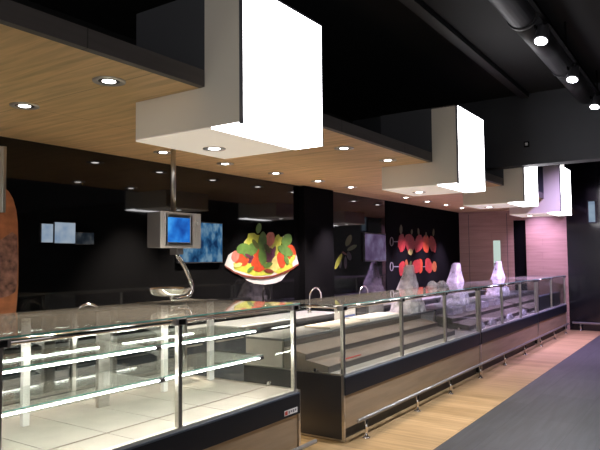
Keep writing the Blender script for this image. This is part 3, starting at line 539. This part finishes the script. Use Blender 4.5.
# uprights, brackets, shelves
for x, wd in ((.55, .045), (1.15, .022), (1.72, .05), (2.30, .024), (2.905, .05), (3.505, .024), (4.05, .03)):
    bx('upright', 'steel' if wd > .04 else 'white_plastic', t, x-wd, x+wd, 3.70, 3.735, .598, ZT-.012, .003)
for z, nm in ((1.066, 'upper'), (.85, 'lower')):
    y0 = 3.20 if z > 1 else 3.16
    sh = bx('shelf', 'shelf_glass', t, X0+.03, X1-.04, y0, 3.69, z, z+.008)
    bx('shelf_edge', 'glass_edge', sh, X0+.03, X1-.04, y0-.002, y0, z+.001, z+.008)
    MB().tube([(X0+.06, y0-.012, z-.010), (X1-.08, y0-.012, z-.010)], .0056, 12).build('light_tube', 'tube', sh)
    MB().box(X0+.03, X1-.08, y0-.02, y0+.012, z-.003, z+.001).build('tube_channel', 'white_plastic', sh)
    for x in (X1-.10, 2.905+.03):
        MB().tube([(x-.018, y0-.012, z-.011), (x+.03, y0-.012, z-.011)], .018, 12).build('tube_socket', 'dark_plastic', sh)
    for x in (.55, 1.72, 2.905, 4.05):
        MB().prism([(3.70, z-.10), (3.70, z-.002), (y0+.03, z-.002), (y0+.03, z-.016)], 'x', x-.006, x+.006).build('shelf_bracket', 'white_plastic', t)
MB().tube([(X0+.1, 3.682, 1.032), (2.84, 3.682, 1.032)], .006, 10).build('light_tube', 'tube', t)  # glowing rods added for the shelf tube's reflection in the sliding doors
MB().tube([(2.96, 3.682, 1.032), (3.80, 3.682, 1.032)], .006, 10).build('light_tube', 'tube', t)
for x in (.55, 1.72, 2.905, 3.80): MB().tube([(x, 3.682, 1.032), (x, 3.70, 1.032)], .012, 10).build('tube_clip', 'dark_plastic', t)  # clips added to carry the reflection rods
for a, b, y in ((X0+.05, 1.72, 4.03), (1.66, 2.93, 4.05), (2.87, X1-.06, 4.03)):
    sd = bx('sliding_door', 'door_glass', t, a, b, y, y+.008, .70, ZT-.02)
    fr = MB(); fr.box(a, a+.03, y-.006, y+.012, .70, ZT-.02); fr.box(b-.03, b, y-.006, y+.012, .70, ZT-.02)
    fr.box(a, b, y-.006, y+.012, .68, .70); fr.box(a, b, y-.006, y+.012, ZT-.035, ZT-.015); fr.build('door_frame', 'steel', sd)
st = bx('sticker', 'sticker', t, 3.90, 4.075, FY-.0145, FY-.0125, .435, .475)
bx('red_mark', 'red', st, 3.906, 3.94, FY-.0155, FY-.0146, .440, .470)
lm = MB()
for k in range(4): lm.box(3.952+k*.029, 3.952+k*.029+.020, FY-.0155, FY-.0146, .444 + .006*(k % 2), .466)
lm.build('grey_mark', 'sticker_ink', st)

# run of stepped counters
def stepped(label, X0, X1, posts, step_end=None):
    t = thing('display_counter', label, 'display counter', ((X0+X1)/2, 3.4, 0), 'stepped glass counters in a run')
    counter_base(t, X0, X1, 3.46, 3.98)
    posts_and_glass(t, X0, X1, posts, 1.235, 3.52)
    bx('deck', 'deck_steel', t, X0+.02, X1-.02, FY+.045, 3.0, .56, .598)
    e = step_end or X1
    for y0, y1, za, zb, zc in ((3.0, 3.25, .598, .655, .692), (3.25, 3.50, .692, .748, .792)):
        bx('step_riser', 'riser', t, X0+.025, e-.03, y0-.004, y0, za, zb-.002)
        MB().prism([(y0, .56), (y1, .56), (y1, zc+.006), (y0-.008, zb+.006), (y0-.008, zb), (y0, zb)], 'x', X0+.025, e-.03).build('step', 'tread', t)
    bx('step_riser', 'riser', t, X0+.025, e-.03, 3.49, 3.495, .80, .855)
    if e < X1: bx('rear_deck', 'deck_steel', t, e-.03, X1-.02, 3.0, 3.51, .56, .598)
    bx('worktop', 'table_steel', t, X0+.02, X1-.02, 3.495, 3.98, .855, .88, .003)
    bx('back_panel', 'steel_sheet', t, X0+.02, X1-.02, 3.515, 3.97, .56, .855)
    return t
c2 = stepped('empty stepped glass counter in the middle, black end panel facing the gap', 4.83, 8.70, [4.86, 6.12, 7.40, 8.665], 8.2)
stepped('glass counter past the seam, second of the stepped run, strewn with plastic wrap', 8.73, 12.13, [8.77, 9.87, 10.98, 12.07])
stepped('farthest glass counter of the run, ending at the pink wood wall', 12.16, 14.80, [12.225, 13.40, 14.76])

# ------------------------------------------------------------------ floor bumper rails
def bumper(label, x0, x1, feet, y=2.732, z=.182):
    t = thing('bumper_rail', label, 'bumper rail', ((x0+x1)/2, y, 0), 'chrome floor bumper rails')
    MB().tube([(x0, y, z), (x0+.004, y, z), (x1-.004, y, z), (x1, y, z)], [.013, .018, .018, .013], 14).build('rail', 'rail_grey', t)
    for x in feet:
        f = MB().tube([(x, y, .006), (x, y, z)], .015, 12).build('foot', 'chrome', t)
        MB().lathe([(.036, 0), (.036, .006), (.03, .010), (.0, .010)], (x, y, 0), 18).build('foot_plate', 'chrome', f)
bumper('chrome bumper rail along the bottom of the near counter', .45, 4.22, [.7, 1.9, 3.1, 4.0])
bumper('long chrome bumper rail in front of the stepped counter run', 4.93, 14.5, [5.08, 6.25, 7.25, 8.40, 9.58, 10.77, 11.93, 13.08, 14.2])
t = thing('bumper_rail', 'short chrome rail at the foot of the dark far wall', 'bumper rail', (14.86, 1, 0), 'chrome floor bumper rails')
MB().tube([(14.87, 2.72, .17), (14.87, -3, .17)], .023, 14).build('rail', 'brushed', t)
for y in (2.55, 1.35, .15, -1.05, -2.25):
    f = MB().tube([(14.87, y, .006), (14.87, y, .17)], .015, 12).build('foot', 'chrome', t)
    MB().lathe([(.036, 0), (.036, .006), (.03, .010), (0, .010)], (14.87, y, 0), 18).build('foot_plate', 'chrome', f)

# ------------------------------------------------------------------ hanging scale
hx0, hx1, hy = 3.41, 3.87, 3.66
t = thing('hanging_scale', 'steel hanging scale with lit blue screen, hung on a pole from the soffit', 'scale', (3.66, 3.75, 1.36))
MB().tube([(3.62, 3.74, 2.05), (3.62, 3.74, 2.748)], .021, 16).build('pole', 'steel', t)
MB().lathe([(.06, -.014), (.06, 0), (.021, 0), (.021, -.014)], (3.62, 3.74, 2.749), 20).build('ceiling_flange', 'steel', t)
bx('housing', 'scale_side', t, hx0, hx1, hy+.012, hy+.165, 1.755, 2.045, .008)
f = bx('front_plate', 'scale_steel', t, hx0, hx1, hy, hy+.012, 1.752, 2.048, .004)
b = MB(); a0, a1, z0, z1 = 3.445, 3.755, 1.775, 2.03
b.box(a0, a0+.027, hy-.014, hy, z0, z1); b.box(a1-.027, a1, hy-.014, hy, z0, z1); b.box(a0+.027, a1-.027, hy-.014, hy, z0, z0+.025); b.box(a0+.027, a1-.027, hy-.014, hy, z1-.028, z1)
b.build('screen_bezel', 'steel', t, .003)
bx('screen', 'lcd', t, a0+.027, a1-.027, hy-.006, hy-.001, z0+.025, z1-.028)
MB().tube([(3.82, hy-.016, 1.965), (3.82, hy, 1.965)], .017, 16).build('button', 'white_plastic', t)
bx('arm_socket', 'scale_side', t, 3.62, 3.69, hy+.03, hy+.12, 1.70, 1.756, .004)
arm = [(3.655, 3.735, 1.72), (3.665, 3.735, 1.685), (3.70, 3.735, 1.655), (3.745, 3.735, 1.60), (3.80, 3.735, 1.51), (3.835, 3.735, 1.44), (3.835, 3.735, 1.395), (3.81, 3.735, 1.355), (3.76, 3.735, 1.335), (3.68, 3.735, 1.33), (3.60, 3.735, 1.333), (3.60, 3.735, 1.36)]
pts = []
for i in range(len(arm)-1):
    for k in range(3): pts.append(tuple(Vector(arm[i]).lerp(Vector(arm[i+1]), k/3)))
pts.append(arm[-1])
MB().tube(pts, .017, 14).build('swan_neck_arm', 'chrome', t)
MB().lathe([(0, .002), (.09, .002), (.145, .018), (.168, .05), (.174, .056), (.179, .054), (.174, .046), (.150, .008), (.095, -.010), (0, -.010)], (3.575, 3.735, 1.370), 36).build('pan', 'chrome', t)

# ------------------------------------------------------------------ prints, screens and built reflections on the black wall
def mural(name, label, cat, items, off=0):
    xs = [p[0] for it in items for p in it[3]]; zs = [p[1] for it in items for p in it[3]]
    t = thing(name, label, cat, ((min(xs)+max(xs))/2, WY, min(zs)))
    for n, m, dd, poly in items: MB().prism(poly, 'y', WY-off-.001-dd, WY-off-.0005).build(n, m, t)
    return t
mural('salad_picture', 'big picture of a salad in a white bowl on the black wall', 'picture', SALAD)
mural('herb_picture', 'dim picture of green leaves hanging on the black wall, right of the pier', 'picture', HERB)
mural('skewer_picture', 'upper picture of red tomato chunks on a ring-handled skewer', 'picture', SKEWER_A, .008)
mural('skewer_picture', 'lower picture of red and orange chunks on a ring-handled skewer', 'picture', SKEWER_B, .008)
mural('ham_picture', 'tall red-brown picture of a cured ham at the left edge', 'picture', HAM)
t = thing('steel_plate', 'narrow brushed steel plate hanging above the ham picture', 'plate', (2.7, 5.07, 2.1))
bx('plate', 'steel_sheet', t, 2.3, 2.90, 5.08, 5.10, 2.08, 2.655, .003); bx('edge_strip', 'steel', t, 2.90, 2.93, 5.07, 5.105, 2.08, 2.655, .003)
bx('mount', 'black_matte', t, 2.4, 2.5, 5.10, WY, 2.45, 2.55)

def wall_screen(name, label, cat, x0, x1, z0, z1, mat, fr=.012, yy=.04):
    t = thing(name, label, cat, ((x0+x1)/2, WY, z0))
    bx('case', 'dark_plastic', t, x0-fr, x1+fr, WY-yy, WY-.001, z0-fr, z1+fr, .004)
    bx('screen', mat, t, x0, x1, WY-yy-.003, WY-yy, z0, z1)
    return t
wall_screen('television', 'blue television picture on the black wall just right of the hanging scale', 'television', 5.02, 5.76, 1.63, 2.10, 'tv')
wall_screen('menu_screen', 'narrow pale blue lit screen on the black wall, left one of the close pair', 'screen', 3.30, 3.415, 1.83, 2.00, 'menu', .004, .02)  # emissive panel standing in for a reflection in the black glass
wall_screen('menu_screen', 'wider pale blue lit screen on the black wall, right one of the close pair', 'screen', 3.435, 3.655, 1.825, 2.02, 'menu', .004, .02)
wall_screen('dark_display', 'almost black display beside the pale lit screens', 'screen', 3.67, 3.87, 1.82, 1.93, 'menu_dim', .004, .02)  # dim end of the same built reflection
wall_screen('television', 'dull purple screen between the herb picture and the tomato skewers', 'television', 9.53, 10.33, 1.62, 2.09, 'purple_tv', .02)
t = thing('information_screen', 'small grey-blue upright screen high on the dark far wall', 'screen', (14.97, 2.25, 2.4))
bx('case', 'dark_plastic', t, 14.93, 14.969, 2.16, 2.34, 2.39, 2.91, .003); bx('screen', 'far_tv', t, 14.926, 14.93, 2.185, 2.315, 2.42, 2.88)

# ------------------------------------------------------------------ service counters and taps along the back wall
def work_table(x0, x1, label, openings):
    t = thing('work_table', label, 'work table', ((x0+x1)/2, 4.75, 0), 'steel work tables along the back wall')
    bx('worktop', 'table_steel', t, x0, x1, 4.40, 5.02, .86, .90, .004)
    bx('cabinet', 'cabinet', t, x0+.02, x1-.02, 4.46, 5.02, .10, .86)
    bx('toe_kick', 'kick', t, x0+.04, x1-.04, 4.50, 5.0, 0, .10)
    n = max(1, round((x1-x0)/.62)); wd = (x1-x0-.06)/n
    for i in range(n):
        a = x0+.03+i*wd
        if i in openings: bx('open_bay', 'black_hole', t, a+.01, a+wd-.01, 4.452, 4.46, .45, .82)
        else:
            dd = bx('door', 'cabinet', t, a+.006, a+wd-.006, 4.442, 4.46, .13, .83, .003)
            bx('handle', 'steel', dd, a+.10, a+wd-.10, 4.425, 4.442, .775, .792, .003)
work_table(.6, 4.1, 'steel work table behind the near counter', ())
work_table(4.11, 7.5, 'steel work table below the salad picture', (3, 4))
work_table(8.4, 11.2, 'steel work table below the tomato skewers', ())
work_table(11.21, 14.1, 'farthest steel work table, beside the wood wall', ())
def tap(x, y, h, label, w=.085):
    t = thing('tap', label, 'tap', (x, y, .90), 'swan-neck taps on the back work tables')
    MB().lathe([(.03, 0), (.03, .02), (.018, .035), (0, .035)], (x, y, .90), 16).build('tap_base', 'chrome', t)
    p = [(x, y, .92), (x, y, .90+h-w)]
    for k in range(1, 11): a = math.pi*k/10; p.append((x+w-w*math.cos(a), y-.04*math.sin(a/2), .90+h-w+w*math.sin(a)))
    p.append((p[-1][0], p[-1][1], p[-1][2]-.07))
    MB().tube(p, .011, 10).build('spout', 'chrome', t)
    MB().tube([(x-.02, y, .945), (x-.085, y, .965)], .007, 8).build('lever', 'chrome', t)
tap(7.17, 4.72, .345, 'chrome swan-neck tap in front of the black pier', .12)
tap(8.62, 4.72, .31, 'thin chrome tap under the herb picture', .10)
tap(3.37, 4.72, .365, 'chrome tap behind the near counter, between ham and scale', .13)

# ------------------------------------------------------------------ things on and in the stepped counters
tag(bx('cutting_board', 'board_tan', None, 5.75, 6.66, 3.52, 3.86, .881, .905, .004), 'tan cutting board lying nearest on the counter back ledge', 'cutting board', 'cutting boards')
tag(bx('cutting_board', 'board_white', None, 6.68, 7.62, 3.52, 3.88, .881, .915, .004), 'bright white cutting board on the ledge, before the plastic-covered grey box', 'cutting board', 'cutting boards')
def crate(x0, x1, y0, y1, z0, z1, mat, label, name='storage_box', cat='box'):
    t = thing(name, label, cat, ((x0+x1)/2, (y0+y1)/2, z0))
    m = MB(); k = .012
    m.box(x0, x1, y0, y0+k, z0, z1); m.box(x0, x1, y1-k, y1, z0, z1); m.box(x0, x0+k, y0+k, y1-k, z0, z1); m.box(x1-k, x1, y0+k, y1-k, z0, z1); m.box(x0+k, x1-k, y0+k, y1-k, z0, z0+k)
    m.build('body', mat, t)
    r = MB(); r.box(x0-.01, x1+.01, y0-.012, y0, z1-.03, z1); r.box(x0-.01, x1+.01, y1, y1+.012, z1-.03, z1); r.box(x0-.012, x0, y0, y1, z1-.03, z1); r.box(x1, x1+.012, y0, y1, z1-.03, z1)
    r.build('rim', mat, t)
    return t

def loft(levels, c, n=24, folds=4, amp=.13, seed=0, rot=0, lean=0):
    """levels: (z, half x, half y, power); a draped, folded skin"""
    rr = random.Random(seed); ph = [rr.uniform(0, 6.28) for _ in range(6)]
    vs = []; fs = []
    for i, (z, hx, hy, pw) in enumerate(levels):
        for k in range(n):
            t = 2*math.pi*k/n; ct, s_ = math.cos(t), math.sin(t)
            e = 2/pw
            x = hx*math.copysign(abs(ct)**e, ct); y = hy*math.copysign(abs(s_)**e, s_)
            g = 1+amp*(.6*math.sin(folds*t+ph[0]+i*.25)+.4*math.sin((folds*2+1)*t+ph[1]-i*.4))*(.5+.5*math.sin(i*1.3+ph[2]))+rr.uniform(-.055, .055)
            x *= g; y *= g
            vs.append((c[0]+lean*z+x*math.cos(rot)-y*math.sin(rot), c[1]+x*math.sin(rot)+y*math.cos(rot), c[2]+z+rr.uniform(-.006, .006)*(i > 0)))
    L_ = len(levels)
    fs = [(i*n+k, i*n+(k+1) % n, (i+1)*n+(k+1) % n, (i+1)*n+k) for i in range(L_-1) for k in range(n)]
    m = MB(); m.add(vs, fs, False); m.f.append([(L_-1)*n+k for k in range(n)]); m.sm.append(False)
    return m

def wrapped(x, y, label, seed, h=.665, w_=.175, tip=.05, rot=0):
    t = thing('wrapped_appliance', label, 'wrapped appliance', (x, y, .88), 'plastic-covered appliances on the counters')
    bx('appliance_body', 'steel_sheet', t, x-w_*.72, x+w_*.72, y-.13, y+.13, .882, 1.01, .01)
    bx('appliance_column', 'grey_plastic', t, x+.035, x+.075, y+.02, y+.06, 1.01, .88+h-.12, .003)
    bx('appliance_display', 'grey_plastic', t, x+.02, x+.10, y+.01, y+.07, .88+h-.14, .88+h-.03, .004)
    lv = [(.004, w_*1.08, .20, 3), (.06, w_*1.05, .19, 3), (.13, w_, .18, 3), (.22, w_*.89, .165, 3), (.31, w_*.76, .14, 3), (.40, w_*.62, .115, 3), (.50, w_*.47, .09, 3), (.58, w_*.36, .075, 3), (h-.02, w_*.27, .06, 3), (h, w_*.24, .05, 3)]
    loft(lv, (x-.05, y, .88), seed=seed, rot=rot, amp=.09, lean=.20).build('plastic_film', 'film', t)
    sk = [(.003, w_*1.16, .215, 3), (.05, w_*1.18, .21, 2.6), (.10, w_*1.12, .20, 2.6), (.16, w_*1.06, .185, 2.6)]
    loft(sk, (x, y, .88), seed=seed+9, amp=.07).build('gathered_hem', 'film_dense', t)
wrapped(8.20, 3.70, 'clear plastic cover peaked like a tent, nearest of three, before the tomato skewers', 3, .67, .27)
wrapped(10.15, 3.70, 'clear plastic cover peaked like a tent, before the black wall end', 5, .68, .25)
wrapped(12.62, 3.70, 'clear plastic cover peaked like a tent, below the lit door window', 8, .69, .25)

t = crate(6.60, 6.98, 3.885, 3.975, .881, 1.06, 'white_plastic', 'white bag-lined tub with blue stripe behind the boards', 'plastic_tub', 'tub')
bx('blue_stripe', 'blue_plastic', t, 6.62, 6.96, 3.880, 3.8845, .915, .94)
crate(7.03, 7.28, 3.89, 3.97, .881, 1.04, 'dark_plastic', 'small dark box between the white tub and the grey box')
crate(7.36, 7.80, 3.89, 3.975, .881, 1.04, 'grey_plastic', 'grey box behind the white cutting board')
tag(bx('red_strip', 'red', None, 5.15, 5.55, 3.03, 3.05, .667, .675, .002), 'thin red strip lying on the lowest step of the middle counter', 'strip')

def crumple(x, y, z, sx, sy, h, label, seed, mat='film'):
    m = loft([(0, sx, sy, 2.4), (h*.35, sx*.95, sy*.95, 2.2), (h*.7, sx*.7, sy*.72, 2), (h, sx*.3, sy*.35, 2)], (x, y, z), 26, 5, .22, seed)
    o = m.build('plastic_wrap', mat); return tag(o, label, 'plastic wrap', 'crumpled clear plastic wraps')
crumple(8.30, 3.36, 1.236, .13, .07, .085, 'sparkling crumple of clear wrap on the counter glass, right of the nearest peaked cover', 21)
crumple(8.66, 3.36, 1.236, .14, .07, .075, 'second sparkling crumple of clear wrap on the glass, halfway between two peaked covers', 22)
def tray(x, y, z, sx, sy, h, label, seed):
    t = thing('food_tray', label, 'tray', (x, y, z), 'clear plastic trays inside the far counters')
    m = MB(); k = .008
    m.hull8([(x-sx, y-sy, z), (x+sx, y-sy, z), (x+sx, y+sy, z), (x-sx, y+sy, z)], [(x-sx*1.06, y-sy*1.06, z+h), (x+sx*1.06, y-sy*1.06, z+h), (x+sx*1.06, y+sy*1.06, z+h), (x-sx*1.06, y+sy*1.06, z+h)])
    m.build('tray_body', 'film', t)
    r = MB(); a, b = sx*1.12, sy*1.12
    r.box(x-a, x+a, y-b, y-sy*1.04, z+h, z+h+.01); r.box(x-a, x+a, y+sy*1.04, y+b, z+h, z+h+.01); r.box(x-a, x-sx*1.04, y-sy*1.04, y+sy*1.04, z+h, z+h+.01); r.box(x+sx*1.04, x+a, y-sy*1.04, y+sy*1.04, z+h, z+h+.01)
    r.build('tray_rim', 'film_dense', t)
for i, (x, y, z, lab) in enumerate(((9.15, 3.36, .792, 'clear plastic tray nearest inside the second stepped counter'),
        (9.75, 3.36, .792, 'second clear plastic tray from the seam in the stepped counter'), (10.5, 3.36, .792, 'third clear plastic tray from the seam in the stepped counter'),
        (11.2, 3.36, .792, 'clear plastic tray fourth from the seam, before the farthest counter'))):
    tray(x, y, z, .20, .055, .09, lab, 30+i)
for i, (x, lab) in enumerate(((9.05, 'lilac crumpled wrap on the low deck just past the seam'), (9.62, 'crumpled wrap on the low deck, second past the seam'),
        (10.6, 'crumpled wrap on the low deck in the middle of the second stepped counter'), (11.5, 'crumpled wrap on the low deck near the farthest counter'))):
    crumple(x, 2.925, .604, .17, .042, .10, lab, 40+i)
t = thing('dark_bin', 'long dark box lying inside the farthest counter', 'box', (13.5, 2.97, .599))
bx('body', 'dark_plastic', t, 12.55, 14.5, 2.885, 2.975, .602, .86, .01); bx('lid', 'navy_edge', t, 12.53, 14.52, 2.88, 2.98, .861, .875, .004)
